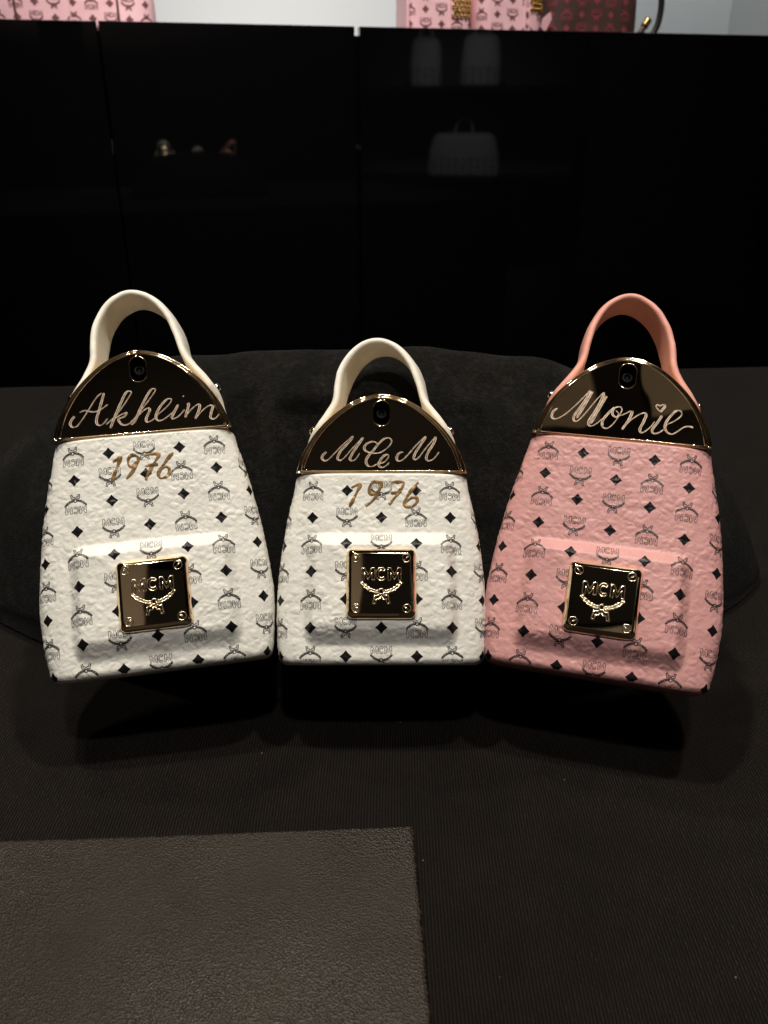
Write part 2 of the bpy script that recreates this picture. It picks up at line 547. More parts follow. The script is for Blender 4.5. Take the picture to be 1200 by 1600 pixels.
YEAR_C = [
    [(-10.86,63.05),(-9.25,64.0),(-7.63,64.24),(-9.0,61.17),(-10.59,57.87),(-11.5,55.99)],
    [(-0.69,65.18),(-3.0,65.18),(-4.39,63.05),(-3.92,60.93),(-2.3,60.93),(-0.46,63.05),(0.0,64.71),(-0.92,65.33)],
    [(0.0,64.71),(-1.38,60.69),(-3.68,57.87),(-5.75,56.46)],
    [(3.24,64.71),(5.56,65.18),(8.1,64.95),(6.47,61.64),(4.62,59.28),(2.77,56.93)],
    [(3.47,61.17),(7.4,61.64)],
    [(13.43,65.18),(11.1,62.58),(9.0,59.28),(8.3,57.17),(9.45,56.09),(11.52,56.46),(12.91,58.11),(12.46,59.52),(10.62,59.28),(8.99,57.87)],
]

# ------------------------------------------------------------------ the setting
TABLE_Z = -0.011
TS = (CAM_H - TABLE_Z) / CAM_H
# floor below the table, the wall behind the cabinet
fl = MB()
fl.box((-3, -2.5, -0.80), (3, 3.2, -0.75))
tag(fl.build('floor', M['floor'], unit=1, smooth=False), kind='structure')

# the shop's dark ceiling and taupe rear wall, laid out for their reflections in the gold and the lacquer
cl = MB()
cl.box((-3, -2.3, 2.50), (3, 0.2, 2.56))
tag(cl.build('ceiling', M['ceiling'], unit=1, smooth=False), kind='structure')
for x0, x1, y0, y1 in ((-1.6, -0.30, -1.16, -0.2), (-0.12, 1.4, -1.16, -0.2)):  # unseen panels added to give the right cap brown reflections
    cl = MB()
    cl.box((x0, y0, 2.46), (x1, y1, 2.499))
    tag(cl.build('reflection_panel', M['taupe'], unit=1, smooth=False), kind='structure')
for x0, x1 in ((-2.6, -0.10), (0.12, 2.6)):  # gap left between them to mirror as a dark stripe in the badges
    rw = MB()
    rw.box((x0, -2.2, -0.749), (x1, -2.1, 2.35))
    tag(rw.build('rear_wall', M['taupe'], unit=1, smooth=False), kind='structure')

CAB_Y, CAB_S = 1.50, 0.234          # cabinet front: y = CAB_Y + CAB_S * x
CAB_TOP = CAM_H + 0.1245
ang = math.atan(CAB_S)


def cab(x, back, z):
    """a point on the cabinet's own axes: x along the front, back = depth behind the front"""
    return (x * math.cos(ang) - back * math.sin(ang), CAB_Y + x * math.sin(ang) + back * math.cos(ang), z)


def oriented(o):
    o.location = (0, CAB_Y, 0)
    o.rotation_euler = (0, 0, ang)
    return o


w = MB()
w.box((-2.2, 0.62, -0.749), (1.10, 0.70, 1.7))
oriented(tag(w.build('wall', M['wall'], unit=1, smooth=False), kind='structure'))
w = MB()
w.box((1.005, -0.30, -0.749), (1.08, 0.6198, 1.7))
oriented(tag(w.build('wall', M['wall'], unit=1, smooth=False), kind='structure'))

# ------------------------------------------------------------------ black lacquer cabinet
cabinet = oriented(empty('cabinet'))
tag(cabinet, 'glossy black lacquer cabinet with flush doors behind the cushion', 'cabinet')
carc = MB()
carc.box((-1.20, 0.021, -0.745), (1.00, 0.40, CAB_TOP - 0.011))
carc.build('carcass', M['lacquer'], cabinet, smooth=False, unit=1)
joints = [-1.20, -0.815, -0.4297, -0.0427, 0.3505, 0.741, 1.0]
gaps = [0.001, 0.0015, 0.0016, 0.0042, 0.0009, 0.0012, 0.001]


def rounded_slab(x0, x1, z0, z1, y0, y1, r=0.0012):
    mb = MB()

    def ring(i, y):
        return [(x0 + i, y, z0 + i), (x1 - i, y, z0 + i), (x1 - i, y, z1 - i), (x0 + i, y, z1 - i)]
    mb.loops([ring(0, y1), ring(0, y0 + r), ring(r * .3, y0 + r * .3), ring(r, y0)])
    return mb


for i in range(6):
    mb = rounded_slab(joints[i] + gaps[i], joints[i + 1] - gaps[i + 1], -0.74, CAB_TOP + (0.0008, -0.0005, 0.0, 0.0, 0.0004, 0)[i], 0.0, 0.018)
    mb.build('door_panel', M['lacquer'], cabinet, smooth=False, unit=1)

# ------------------------------------------------------------------ table under its cloth
TX, TY = 120, 100


def table_z(x, y):
    P = np.stack([np.ravel(x), np.ravel(y), 0 * np.ravel(x)], 1)
    return (0.0012 * (vnoise(P / 0.09) - 0.5) + 0.0004 * (vnoise(P / 0.03 + 5) - 0.5)) * np.clip((P[:, 1] + 0.1) / 0.1, 0, 1) - 0.0008


tb = MB()
V = []
for j in range(TY + 1):
    for i in range(TX + 1):
        x = -0.75 + 1.5 * i / TX
        far = 0.6701 * TS + 0.0967 * x
        y = -0.10 + (far + 0.10) * j / TY
        V.append((x, y))
V = np.array(V)
Z = table_z(V[:, 0], V[:, 1])
edge = np.arange(len(V)) // (TX + 1)
Vt = [(x, y, z) for (x, y), z in zip(V, Z)]
Ft = [(j * (TX + 1) + i, j * (TX + 1) + i + 1, (j + 1) * (TX + 1) + i + 1, (j + 1) * (TX + 1) + i) for j in range(TY) for i in range(TX)]
# rounded fall of the cloth over the back edge and down to the floor
last = [TY * (TX + 1) + i for i in range(TX + 1)]
prev = last
for dy, dz in ((0.003, -0.0012), (0.0055, -0.004), (0.0065, -0.009), (0.0075, -0.745)):
    row = []
    for i, k in enumerate(last):
        x, y, z = Vt[k]
        row.append(len(Vt))
        Vt.append((x, y + dy, z + dz))
    Ft += [(prev[i], prev[i + 1], row[i + 1], row[i]) for i in range(TX)]
    prev = row
first = [i for i in range(TX + 1)]
row = []
for k in first:
    x, y, z = Vt[k]
    row.append(len(Vt))
    Vt.append((x, y - 0.004, -0.745))
Ft += [(row[i], row[i + 1], first[i + 1], first[i]) for i in range(TX)]
for side in (0, TX):
    top = [j * (TX + 1) + side for j in range(TY + 1)]
    row = []
    for k in top:
        x, y, z = Vt[k]
        row.append(len(Vt))
        Vt.append((x + (0.004 if side else -0.004), y, -0.745))
    for j in range(TY):
        q = (top[j], top[j + 1], row[j + 1], row[j])
        Ft.append(q if side == 0 else q[::-1])
table = mk('display_table', [(x, y, z + (TABLE_Z if z > -0.5 else 0)) for x, y, z in Vt], Ft, M['cloth'], unit=1)
tag(table, 'display table under a black ribbed cloth, everything in front stands on it', 'table')

# ------------------------------------------------------------------ leather mat
mt = MB()
ul, ur, br, bl = (-0.30, 0.1750), (0.0087, 0.1863), (0.0186, 0.010), (-0.30, 0.0)
ring = []
rq = random.Random(3)


def side_pts(a, c, n, jit):
    for k in range(n):
        t = k / n
        j = rq.gauss(0, jit) if k else 0
        dx, dy = c[0] - a[0], c[1] - a[1]
        L = math.hypot(dx, dy)
        bow = 0.0012 * math.sin(math.pi * t)
        ring.append((a[0] + dx * t - dy / L * (j + bow), a[1] + dy * t + dx / L * (j + bow)))


side_pts(bl, br, 20, 0)
side_pts(br, ur, 260, 0.00016)
side_pts(ur, ul, 320, 0.00012)
side_pts(ul, bl, 10, 0)
cx = sum(p[0] for p in ring) / len(ring)
cy = sum(p[1] for p in ring) / len(ring)


def inset(d):
    out = []
    n = len(ring)
    for k, (x, y) in enumerate(ring):
        ox, oy = cx - x, cy - y
        L = math.hypot(ox, oy)
        out.append((x + ox / L * d, y + oy / L * d))
    return out


lp = [[(x, y, -0.0002) for x, y in inset(0)], [(x, y, 0.0008 + rq.gauss(0, 0.0001)) for x, y in inset(-0.0001)], [(x, y, 0.0013) for x, y in inset(0.0003)], [(x, y, 0.0015) for x, y in inset(0.0010)]]
mt.loops(lp, False, True)
mt.V = [(x * TS, y * TS, z + TABLE_Z) for x, y, z in mt.V]
lm = mt.build('leather_mat', M['mat'], None, unit=1, smooth=False)
tag(lm, 'dark brown grained leather mat lying on the cloth in the lower left corner', 'mat')

# ------------------------------------------------------------------ cushion
POSES = [((-0.0782, 0.2468, 0.01395), [[0.9823, -0.12918, 0.13562], [0.18577, 0.57968, -0.79339], [0.02388, 0.80454, 0.59342]], 41, 118),
         ((-0.00093, 0.25167, 0.01299), [[1, 0, 0], [0, 0.58779, -0.80902], [0, 0.80902, 0.58779]], 38, 100),
         ((0.0739, 0.2421, 0.01371), [[0.96478, 0.1668, -0.20339], [-0.26298, 0.59552, -0.75908], [-0.00549, 0.78584, 0.61841]], 41, 118)]
CX, CYC = -0.014, 0.352
CW, CB, CHM = 0.200, 0.098, 0.1015


def cushion_pt(x, p):
    k = abs(x / CW)
    b_ = CB * max(0.0, 1 - k ** 1.45) ** 0.70 + 0.002
    hh = CHM * max(0.0, 1 - k ** 3.6) ** 0.9
    yc = CYC + 0.010 * k
    y = yc + p * b_
    z = 0.003 - 0.0105 * k ** 3 + hh * max(0.0, 1 - abs(p) ** 1.45) ** 0.85
    return CX + x, y, z


nx, npf = 220, 130
xs = CW * np.sin(np.linspace(-math.pi / 2, math.pi / 2, nx))
ps = np.sin(np.linspace(-math.pi / 2, math.pi / 2, npf))
V = np.array([cushion_pt(x, p) for x in xs for p in ps])
V[:, 2] += (vnoise(V / 0.045 + 3.3) - 0.5) * 0.009 * np.clip(V[:, 2] / 0.03, 0, 1)
V[:, 2] += (vnoise(V / 0.018 + 8.1) - 0.5) * 0.0032 * np.clip(V[:, 2] / 0.03, 0, 1)
for loc, rot, hw, hv in POSES:          # the bottles press into it
    Rm = np.array(rot)
    q = (V - np.array(loc)) @ Rm * 1000
    pen = q[:, 2] + 17.6
    lat = np.clip((np.abs(q[:, 0]) - hw) / 10, 0, 1)
    top = np.clip((q[:, 1] - hv) / 10, 0, 1)
    k = (1 - smooth01(lat)) * (1 - smooth01(top))
    push = np.where(pen > 0, pen, 0) * k
    V -= np.outer(push / 1000, Rm[:, 2])
V[:, 2] = np.maximum(V[:, 2], TABLE_Z + 0.001)
F = [(i * npf + j, (i + 1) * npf + j, (i + 1) * npf + j + 1, i * npf + j + 1) for i in range(nx - 1) for j in range(npf - 1)]
nb = len(V)
ringi = [i * npf for i in range(nx)] + [i * npf + npf - 1 for i in range(nx - 1, -1, -1)]
low = V[ringi].copy()
low[:, 2] = TABLE_Z - 0.0002
V = np.vstack([V, low])
nr = len(ringi)
F += [(ringi[k], nb + k, nb + (k + 1) % nr, ringi[(k + 1) % nr]) for k in range(nr)]
F.append(tuple(nb + k for k in range(nr)))
cush = mk('cushion', V, F, M['plush'], unit=1)
tag(cush, 'black plush cushion the three perfume bottles lean against', 'cushion')

# ------------------------------------------------------------------ draped bodies


class Loft:
    """an upright body with superelliptic sections; points in mm: u right, v up, w towards the viewer"""

    def __init__(self, hs, Wf, Df, n, fil_b, fil_t, front_lim, fine, coarse, extra=None, relief=None):
        nf = int(front_lim / fine)
        h0 = self.half_len(Wf(hs * .3), Df(hs * .3), n)
        nb = max(6, int((h0 - front_lim) / coarse))
        self.f = np.r_[np.linspace(0, front_lim / h0, nf, endpoint=False), np.linspace(front_lim / h0, 1, nb)]
        vv = [fil_b * (1 - math.cos(a)) for a in np.linspace(0, math.pi / 2, 9)]
        mid = np.linspace(fil_b, hs - fil_t, max(8, int((hs - fil_b - fil_t) / fine)))
        vv += list(mid[1:])
        vv += [hs - fil_t + fil_t * math.sin(a) for a in np.linspace(0, math.pi / 2, 9)][1:]
        self.v = np.array(vv)
        th = np.linspace(0, math.pi, 2400)
        su, cu = np.abs(np.sin(th)) ** (2 / n), np.sign(np.cos(th)) * np.abs(np.cos(th)) ** (2 / n)
        self.L = []
        P = []
        for v in self.v:
            ins = 0
            if v < fil_b:
                ins = fil_b - math.sqrt(max(0, fil_b ** 2 - (fil_b - v) ** 2))
            if v > hs - fil_t:
                ins = fil_t - math.sqrt(max(0, fil_t ** 2 - (v - hs + fil_t) ** 2))
            Wv, Dv = Wf(v) - ins, Df(v) - ins
            u, w_ = Wv * su, Dv * cu
            d = np.r_[0, np.cumsum(np.hypot(np.diff(u), np.diff(w_)))]
            self.L.append(d[-1])
            s = self.f * d[-1]
            uu, ww = np.interp(s, d, u), np.interp(s, d, w_)
            r = np.stack([uu, np.full_like(uu, v), ww], 1)
            l = r[1:-1][::-1] * np.array([-1, 1, 1])
            P.append(np.vstack([l, r]))      # from -back .. front .. +back
        self.L = np.array(self.L)
        P = np.array(P)
        self.sf = np.r_[-self.f[1:-1][::-1], self.f]
        if extra is not None:
            P[..., 2] += extra(P[..., 0], P[..., 1]) * (P[..., 2] > 0)
        nrm = self.normals(P)
        if relief is not None:
            fade = smooth01((P[..., 1]) / 1.0) * smooth01((hs - P[..., 1]) / 1.5)
            h = relief(P.reshape(-1, 3)).reshape(P.shape[:2])
            P = P + nrm * (h * (0.25 + 0.75 * fade))[..., None]
        self.P, self.Nrm = P, self.normals(P)

    @staticmethod
    def half_len(W, D, n):
        th = np.linspace(0, math.pi, 1500)
        u, w_ = W * np.abs(np.sin(th)) ** (2 / n), D * np.sign(np.cos(th)) * np.abs(np.cos(th)) ** (2 / n)
        return float(np.hypot(np.diff(u), np.diff(w_)).sum())

    @staticmethod
    def normals(P):
        du = np.roll(P, -1, 1) - np.roll(P, 1, 1)
        dv = np.gradient(P, axis=0)
        n = np.cross(du, dv)
        return n / (np.linalg.norm(n, axis=-1, keepdims=True) + 1e-12)

    def mesh(self):
        nr, nc = self.P.shape[:2]
        idx = np.arange(nr * nc).reshape(nr, nc)
        a, b_ = idx[:-1], idx[1:]
        F = np.stack([a, np.roll(a, -1, 1), np.roll(b_, -1, 1), b_], -1).reshape(-1, 4).tolist()
        F.append(idx[0][::-1].tolist())
        F.append(idx[-1].tolist())
        return self.P.reshape(-1, 3), F

    def sample(self, s, v, off):
        s, v = np.asarray(s, float), np.asarray(v, float)
        ri = np.clip(np.interp(v, self.v, np.arange(len(self.v))), 0, len(self.v) - 1.001)
        Lv = np.interp(v, self.v, self.L)
        ci = np.interp(s / Lv, self.sf, np.arange(len(self.sf)))
        ci = np.clip(ci, 0, len(self.sf) - 1.001)
        r0, c0 = ri.astype(int), ci.astype(int)
        fr, fc = (ri - r0)[..., None], (ci - c0)[..., None]

        def bl(A):
            return (A[r0, c0] * (1 - fr) * (1 - fc) + A[r0 + 1, c0] * fr * (1 - fc) + A[r0, c0 + 1] * (1 - fr) * fc + A[r0 + 1, c0 + 1] * fr * fc)
        return bl(self.P) + bl(self.Nrm) * np.asarray(off)[..., None]


def ribbon2d(pts, width, closed=False):
    """centre line -> left and right edge points"""
    P = np.asarray(pts, float)
    if closed:
        t = np.roll(P, -1, 0) - np.roll(P, 1, 0)
    else:
        t = np.gradient(P, axis=0)
    t /= (np.linalg.norm(t, axis=1, keepdims=True) + 1e-9)
    nn = np.stack([-t[:, 1], t[:, 0]], 1)
    w_ = (np.full(len(P), width) if np.isscalar(width) else np.asarray(width))[:, None]
    return P, nn * w_ / 2


def drape_strokes(loft, strokes, off, profile=None, vmin=0.6, vmax=1e9):
    """strokes: list of (points, width, closed); returns a draped MB"""
    mb = MB()
    prof = profile or [(-1, 0), (1, 0)]
    for pts, wd, closed in strokes:
        P, h = ribbon2d(pts, wd, closed)
        rows = [P + h * a for a, _ in prof]
        X = np.stack(rows, 1)
        O = np.stack([np.full(len(P), off + e) for _, e in prof], 1)
        Q = loft.sample(X[..., 0], X[..., 1], O)
        ok = (X[..., 1] > vmin) & (X[..., 1] < vmax)
        n, k = Q.shape[:2]
        F = []
        for i in range(n if closed else n - 1):
            j = (i + 1) % n
            for c in range(k - 1):
                if ok[i, c] and ok[i, c + 1] and ok[j, c] and ok[j, c + 1]:
                    F.append((i * k + c + 1, i * k + c, j * k + c, j * k + c + 1))
        if F:
            used = sorted({q for f in F for q in f})
            mp = {q: x for x, q in enumerate(used)}
            Qf = Q.reshape(-1, 3)
            mb.add([Qf[q] for q in used], [tuple(mp[q] for q in f) for f in F])
    return mb


def dense(pts, step):
    """straight polyline resampled"""
    P = np.asarray(pts, float)
    out = []
    for a, c in zip(P[:-1], P[1:]):
        n = max(1, int(np.linalg.norm(c - a) / step))
        out += [a + (c - a) * i / n for i in range(n)]
    out.append(P[-1])
    return np.array(out)


# the printed emblem, in mm about its own centre: hollow letters over a laurel branch tied with a ribbon
M_OUT = [(0, 0), (0, 1), (.23, 1), (.5, .42), (.77, 1), (1, 1), (1, 0), (.79, 0), (.79, .62), (.5, .04), (.21, .62), (.21, 0), (0, 0)]


def c_outline(n=14):
    a = np.linspace(R(48), R(312), n)
    o = [(.5 + .5 * math.cos(t), .5 + .52 * math.sin(t)) for t in a]
    i = [(.5 + .29 * math.cos(t), .5 + .30 * math.sin(t)) for t in a[::-1]]
    return o + i + [o[0]]


def emblem_lines():
    """list of polylines, about 8 mm wide and 7.7 mm high"""
    L = []
    for x0, wd, sh in ((-3.95, 2.65, M_OUT), (-1.08, 2.2, c_outline()), (1.3, 2.65, M_OUT)):
        L.append([(x0 + wd * x, 1.05 + 2.65 * y) for x, y in sh])
    for sgn in (-1, 1):
        def arc(t):                       # t 0 at the knot, 1 at the tip
            x = 0.55 + 3.5 * t
            return np.array([sgn * x, -1.35 + 1.95 * (t ** 2.1)])
        for k in range(6):
            a, c = arc(k / 6), arc((k + 1.12) / 6)
            d = c - a
            nn = np.array([-d[1], d[0]]) / np.linalg.norm(d)
            wv = 0.36 if k < 5 else 0.26
            for side in (-1, 1):
                m_ = (a + c) / 2 + nn * wv * side
                L.append([tuple(a), tuple(a * .45 + m_ * .55 + nn * .06 * side), tuple(m_), tuple(c)])
        L.append([(sgn * .15, -1.75), (sgn * .9, -2.15), (sgn * 1.35, -2.0), (sgn * 1.75, -3.7), (sgn * 1.2, -3.75), (sgn * .95, -2.75), (sgn * .45, -2.9), (sgn * .1, -2.2)])
    L.append([(.5 * math.cos(a), -1.25 + .55 * math.sin(a)) for a in np.linspace(0, 2 * math.pi, 11)])
    return L


EMB = emblem_lines()


def emblem_strokes(cx, cy, scale, flip, width, rot=0.0):
    out = []
    c, s = math.cos(rot), math.sin(rot)
    k = -1 if flip else 1
    for l in EMB:
        p = np.array(l) * scale * k
        p = np.stack([p[:, 0] * c - p[:, 1] * s, p[:, 0] * s + p[:, 1] * c], 1) + np.array([cx, cy])
        out.append((dense(p, 0.7 * scale), width * (0.9 if len(out) < 3 else 1.6), False))
    return out


def diamond_mesh(loft, cx, cy, r, off, n=6, vmin=0.6, vmax=1e9):
    """a diamond with slightly hollow sides, draped"""
    mb = MB()
    idx = {}
    V = []
    g = np.linspace(-1, 1, 2 * n + 1)
    for i, a in enumerate(g):
        for j, c in enumerate(g):
            x, y = (a + c) / 2, (c - a) / 2
            rr = abs(x) + abs(y)
            # hollow sides: pull the middle of each side in
            ph = math.atan2(y, x)
            k = 1 - 0.085 * rr * abs(math.sin(2 * ph)) ** 1.3
            idx[i, j] = len(V)
            V.append((cx + x * r * k, cy + y * r * k))
    V = np.array(V)
    Q = loft.sample(V[:, 0], V[:, 1], np.full(len(V), off))
    F = []
    for i in range(2 * n):
        for j in range(2 * n):
            q = (idx[i, j], idx[i + 1, j], idx[i + 1, j + 1], idx[i, j + 1])
            if all(vmin < V[k][1] < vmax for k in q):
                F.append(q)
    if F:
        mb.add(Q, F)
    return mb


def print_pattern(loft, parent, hs, colsp, rowsp, v0, ncol, sc, m_logo, m_dia, lw, off, vmin=0.6, vtop=0.3, dia=2.05, squeeze=None):
    for k in range(-1, int(hs / rowsp) + 3):
        v = v0 - rowsp * k
        if squeeze and v > 61:
            v = 61 + (v - 61) * squeeze
        if v < -4 * sc or v > hs + 4 * sc:
            continue
        for c in range(-ncol, ncol + 1):
            s = c * colsp
            is_logo = (k + c) % 2 == 0
            if is_logo:
                flip = (c % 4) in (1, 2)
                mb = drape_strokes(loft, emblem_strokes(s, v, sc, flip, lw), off, vmin=vmin, vmax=hs - vtop)
                if mb.F:
                    mb.build('logo_print', m_logo, parent)
            else:
                mb = diamond_mesh(loft, s, v, dia * sc, off, vmin=vmin, vmax=hs - vtop)
                if mb.F:
                    mb.build('diamond_print', m_dia, parent)



# ------------------------------------------------------------------ perfume bottles
def prof(points):
    P = catmull(points, 0.01)
    return lambda t: float(np.interp(t, P[:, 0], P[:, 1]))


CAP_PTS = catmull([(1.0, 0.0), (.972, .12), (.89, .325), (.725, .575), (.48, .81), (.25, .945), (0, 1.0), (-.25, .945)], 0.03)
CAP_PTS = np.vstack([CAP_PTS[CAP_PTS[:, 0] > 0.012], [(0, CAP_PTS[:, 1].max())]])


def cap_loop(a, h, d, v0, w_):
    """cap outline shrunk by d, counter-clockwise seen from the front"""
    pts = [(x, y) for x, y in CAP_PTS] + [(-x, y) for x, y in CAP_PTS[::-1][1:]]
    out = []
    for x, y in pts:
        out.append((x * (a - 1.45 * d), v0 + .4 * d + y * (h - 1.4 * d), w_))
    x0 = a - 1.45 * d
    for k in range(1, 12):
        out.append((-x0 + 2 * x0 * k / 12, v0 + .4 * d, w_))
    return out


def rsq(cx, cy, half, r, w_, n=7):
    out = []
    for q in range(4):
        ox, oy = [(1, 1), (-1, 1), (-1, -1), (1, -1)][q]
        for k in range(n):
            a = math.pi / 2 * (q + k / (n - 1))
            out.append((cx + ox * (half - r) + r * math.cos(a), cy + oy * (half - r) + r * math.sin(a), w_))
    return out


def stadium(cx, cy, r, hl, w_, n=14):
    out = []
    for k in range(n + 1):
        a = math.pi * k / n
        out.append((cx + r * math.cos(a), cy + hl + r * math.sin(a), w_))
    for k in range(n + 1):
        a = math.pi + math.pi * k / n
        out.append((cx + r * math.cos(a), cy - hl + r * math.sin(a), w_))
    return out


def calligraphy(strokes, wf, thin=0.40, thick=0.95, seed=0):
    """engraved script: two raised burr lines along each stroke, wide on the downstrokes"""
    mb = MB()
    q = np.random.default_rng(seed)
    for st in strokes:
        P = catmull(st, 0.22)
        t = np.gradient(P, axis=0)
        t /= np.linalg.norm(t, axis=1, keepdims=True) + 1e-9
        down = np.abs(t[:, 1]) * (t[:, 1] < 0)
        k = np.ones(7) / 7
        down = np.convolve(np.pad(down, 3, 'edge'), k, 'valid')
        wd = thin + (thick - thin) * down ** 1.2
        wd = wd + np.convolve(np.pad(q.normal(0, .09, len(P)), 1, 'edge'), np.ones(3) / 3, 'valid')
        wd = np.clip(wd, .3, 2)
        n = len(P)
        end = np.minimum(np.arange(n), np.arange(n)[::-1])
        wd *= np.clip(0.55 + end / 4, 0, 1)
        _, h = ribbon2d(P, wd)
        sec = [(-1, 0.0), (-.86, .13), (-.55, .05), (.0, .075), (.55, .05), (.86, .13), (1, 0.0)]
        V, F = [], []
        for i in range(n):
            for a, e in sec:
                x, y = P[i] + h[i] * a
                V.append((x, y, wf + 0.02 + e * (0.8 + 0.5 * q.random())))
        m_ = len(sec)
        for i in range(n - 1):
            for c in range(m_ - 1):
                F.append((i * m_ + c + 1, i * m_ + c, (i + 1) * m_ + c, (i + 1) * m_ + c + 1))
        mb.add(V, F)
    return mb


def bottle(key, loc, rot, big, body_mat, strap_mat, label, name_strokes, year, seed, handle):
    root = empty('perfume_bottle')
    m4 = Matrix([[*rot[0], loc[0]], [*rot[1], loc[1]], [*rot[2], loc[2]], [0, 0, 0, 1]])
    root.matrix_world = m4
    tag(root, label, 'perfume bottle', 'backpack shaped perfume bottles on the cushion')
    if big:
        hs, ha, b, a = 84.6, 117.5, 40.8, 32.0
        wp = prof([(0, .925), (.08, .962), (.2, .992), (.33, 1), (.55, .962), (.75, .898), (.92, .822), (1, .787)])
        pk = (29.6, 5.0, 46.5)
        bc, vrow = 26.1, 80.8
    else:
        hs, ha, b, a = 68.7, 99.4, 38.0, 31.7
        wp = prof([(0, .95), (.09, .985), (.28, 1), (.5, .982), (.73, .928), (.9, .866), (1, .834)])
        pk = (28.3, 6.0, 47.0)
        bc, vrow = 28.0, 62.1
    Wf = lambda v: b * wp(min(1, max(0, v / hs)))
    Df = lambda v: 17.0 - 0.4 * (v / hs)
    ph, pv0, pv1 = pk

    def pocket(u, v):
        half = ph - 1.2 * (v - pv0) / (pv1 - pv0)
        dx = (half - np.abs(u)) / 4.8
        dt = (pv1 - v) / 5.4
        db = (v - pv0) / 8.2
        dv = np.minimum(dt, db)
        # rounded corners
        cx, cv = np.clip(1 - dx, 0, None), np.clip(1 - dv, 0, None)
        d = 1 - np.hypot(cx, cv)
        return 3.5 * smooth01(d)

    loft = Loft(hs, Wf, Df, 5.2, 2.6, 1.1, 60.0, 0.36, 2.2, pocket, lambda P: grain(P, seed))
    V, F = loft.mesh()
    body = mk('body', V, F, body_mat, root)
    print_pattern(loft, body, hs, 12.4, 9.85, vrow, 4, 0.92, M['print_line'], M['print'], 0.21, 0.05, dia=2.35, squeeze=0.88 if big else None)
    if year:
        st = []
        q = np.random.default_rng(seed + 5)
        for s in year:
            P = catmull(s, 0.35)
            n = len(P)
            wd = 1.12 + 0.28 * np.sin(np.arange(n) * 0.35 + q.random() * 6) + q.normal(0, .05, n)
            end = np.minimum(np.arange(n), np.arange(n)[::-1])
            wd *= np.clip(0.75 + end / 8, 0, 1)
            st.append((P, wd, False))
        drape_strokes(loft, st, 0.07, [(-1, 0), (-.7, .05), (0, .03), (.7, .05), (1, 0)], vmax=hs - .4).build('painted_year', M['ink'], body)

    # cap: gold dome with beaded rim and mirror plate
    h = ha - hs - 0.25
    a = a - 0.35
    v0 = hs + 0.25
    wf = 15.6
    mb = MB()
    spec = [(1.6, -15.6), (.5, -15.2), (0, -14.2), (0, 0), (0, 13.3), (.12, 14.5), (.45, 15.1), (.8, 15.0), (1.0, 14.5), (1.12, 14.5), (1.3, 15.4), (1.6, 16.0), (1.95, 16.0), (2.2, 15.6), (2.3, 15.2)]
    mb.loops([cap_loop(a, h, d, v0, w_) for d, w_ in spec], True, False)
    cap = mb.build('cap', M['gold'], root)
    # seam collar between cap and body
    mb = MB()
    mb.loops([cap_loop(a + .35, .9, 0, v0 - .55, w_) for w_ in (-15, 15.6)])
    # mirror plate with the spray slot cut through
    sl_r, sl_hl = 2.9, 1.9
    sl_c = ha - 3.1 - sl_r - sl_hl
    outer = cap_loop(a, h, 2.1, v0, wf)
    hole = stadium(0, sl_c, sl_r, sl_hl, wf)
    allp = outer + hole
    tri = tessellate_polygon([[Vector(p) for p in outer], [Vector(p) for p in hole]])
    nv = Vector((0, 0, 1))
    F = []
    for t in tri:
        p = [Vector(allp[i]) for i in t]
        if (p[1] - p[0]).cross(p[2] - p[0]).dot(nv) < 0:
            t = (t[0], t[2], t[1])
        F.append(tuple(t))
    plate = mk('mirror_plate', allp, F, M['gold_plate'], cap, smooth=False)
    mb = MB()
    mb.loops([stadium(0, sl_c, sl_r, sl_hl, wf - 7)[::1], stadium(0, sl_c, sl_r, sl_hl, wf + .02)], True, False)
    mb.F = [f[::-1] for f in mb.F]
    mb.build('slot_well', M['dark'], cap)
    mb = MB()
    mb.tube(stadium(0, sl_c, sl_r + .12, sl_hl, wf + .08), 0.2, 7, True)
    mb.build('slot_rim', M['gold'], cap)
    mb = MB()
    rings = []
    for r_, w_ in ((2.3, wf - 7), (2.3, wf - 4.0), (2.05, wf - 3.6), (1.15, wf - 3.5), (.95, wf - 3.8), (.5, wf - 4.2), (.12, wf - 4.2)):
        rings.append([(r_ * math.cos(t), sl_c + .9 + r_ * math.sin(t), w_) for t in np.linspace(0, 2 * math.pi, 24, endpoint=False)])
    mb.loops(rings)
    mb.build('spray_nozzle', M['dark'], cap)
    eng = calligraphy(name_strokes, wf, seed=seed).build('engraved_lettering', M['engraved'], cap)
    eng.data.materials.append(M['engraved_floor'])
    eng.data.polygons.foreach_set('material_index', [1 if i % 6 in (2, 3) else 0 for i in range(len(eng.data.polygons))])

    # handle strap
    lean, twist, hgt = handle
    side = [(29.3, -21.0), (27.2, -15.0), (23.9, -9.2), (20.6, -4.2), (18.2, 1.0), (16.7, 7.5), (14.6, 13.5), (10.3, 19.2), (5.2, 22.6), (0, 23.6)]
    if big:
        side = [(29.6, -22.5), (27.6, -16.0), (24.0, -9.6), (20.3, -4.0), (18.0, 2.0), (16.6, 9.5), (14.6, 15.8), (10.4, 22.0), (5.2, 25.6), (0, 26.8)]
    side = [(x * (.96 if y > 0 else 1), y * (1.15 + hgt if y > 0 else 1)) for x, y in side]
    path = side + [(-x, y) for x, y in side[::-1][1:]]
    P = catmull(path, 0.9)
    n = len(P)
    t = np.gradient(P, axis=0)
    t /= np.linalg.norm(t, axis=1, keepdims=True)
    nn = np.stack([t[:, 1], -t[:, 0]], 1)          # outwards
    d = np.r_[0, np.cumsum(np.linalg.norm(np.diff(P, axis=0), axis=1))]
    e = np.minimum(d, d[-1] - d)
    q = np.random.default_rng(seed + 9)
    rings = []
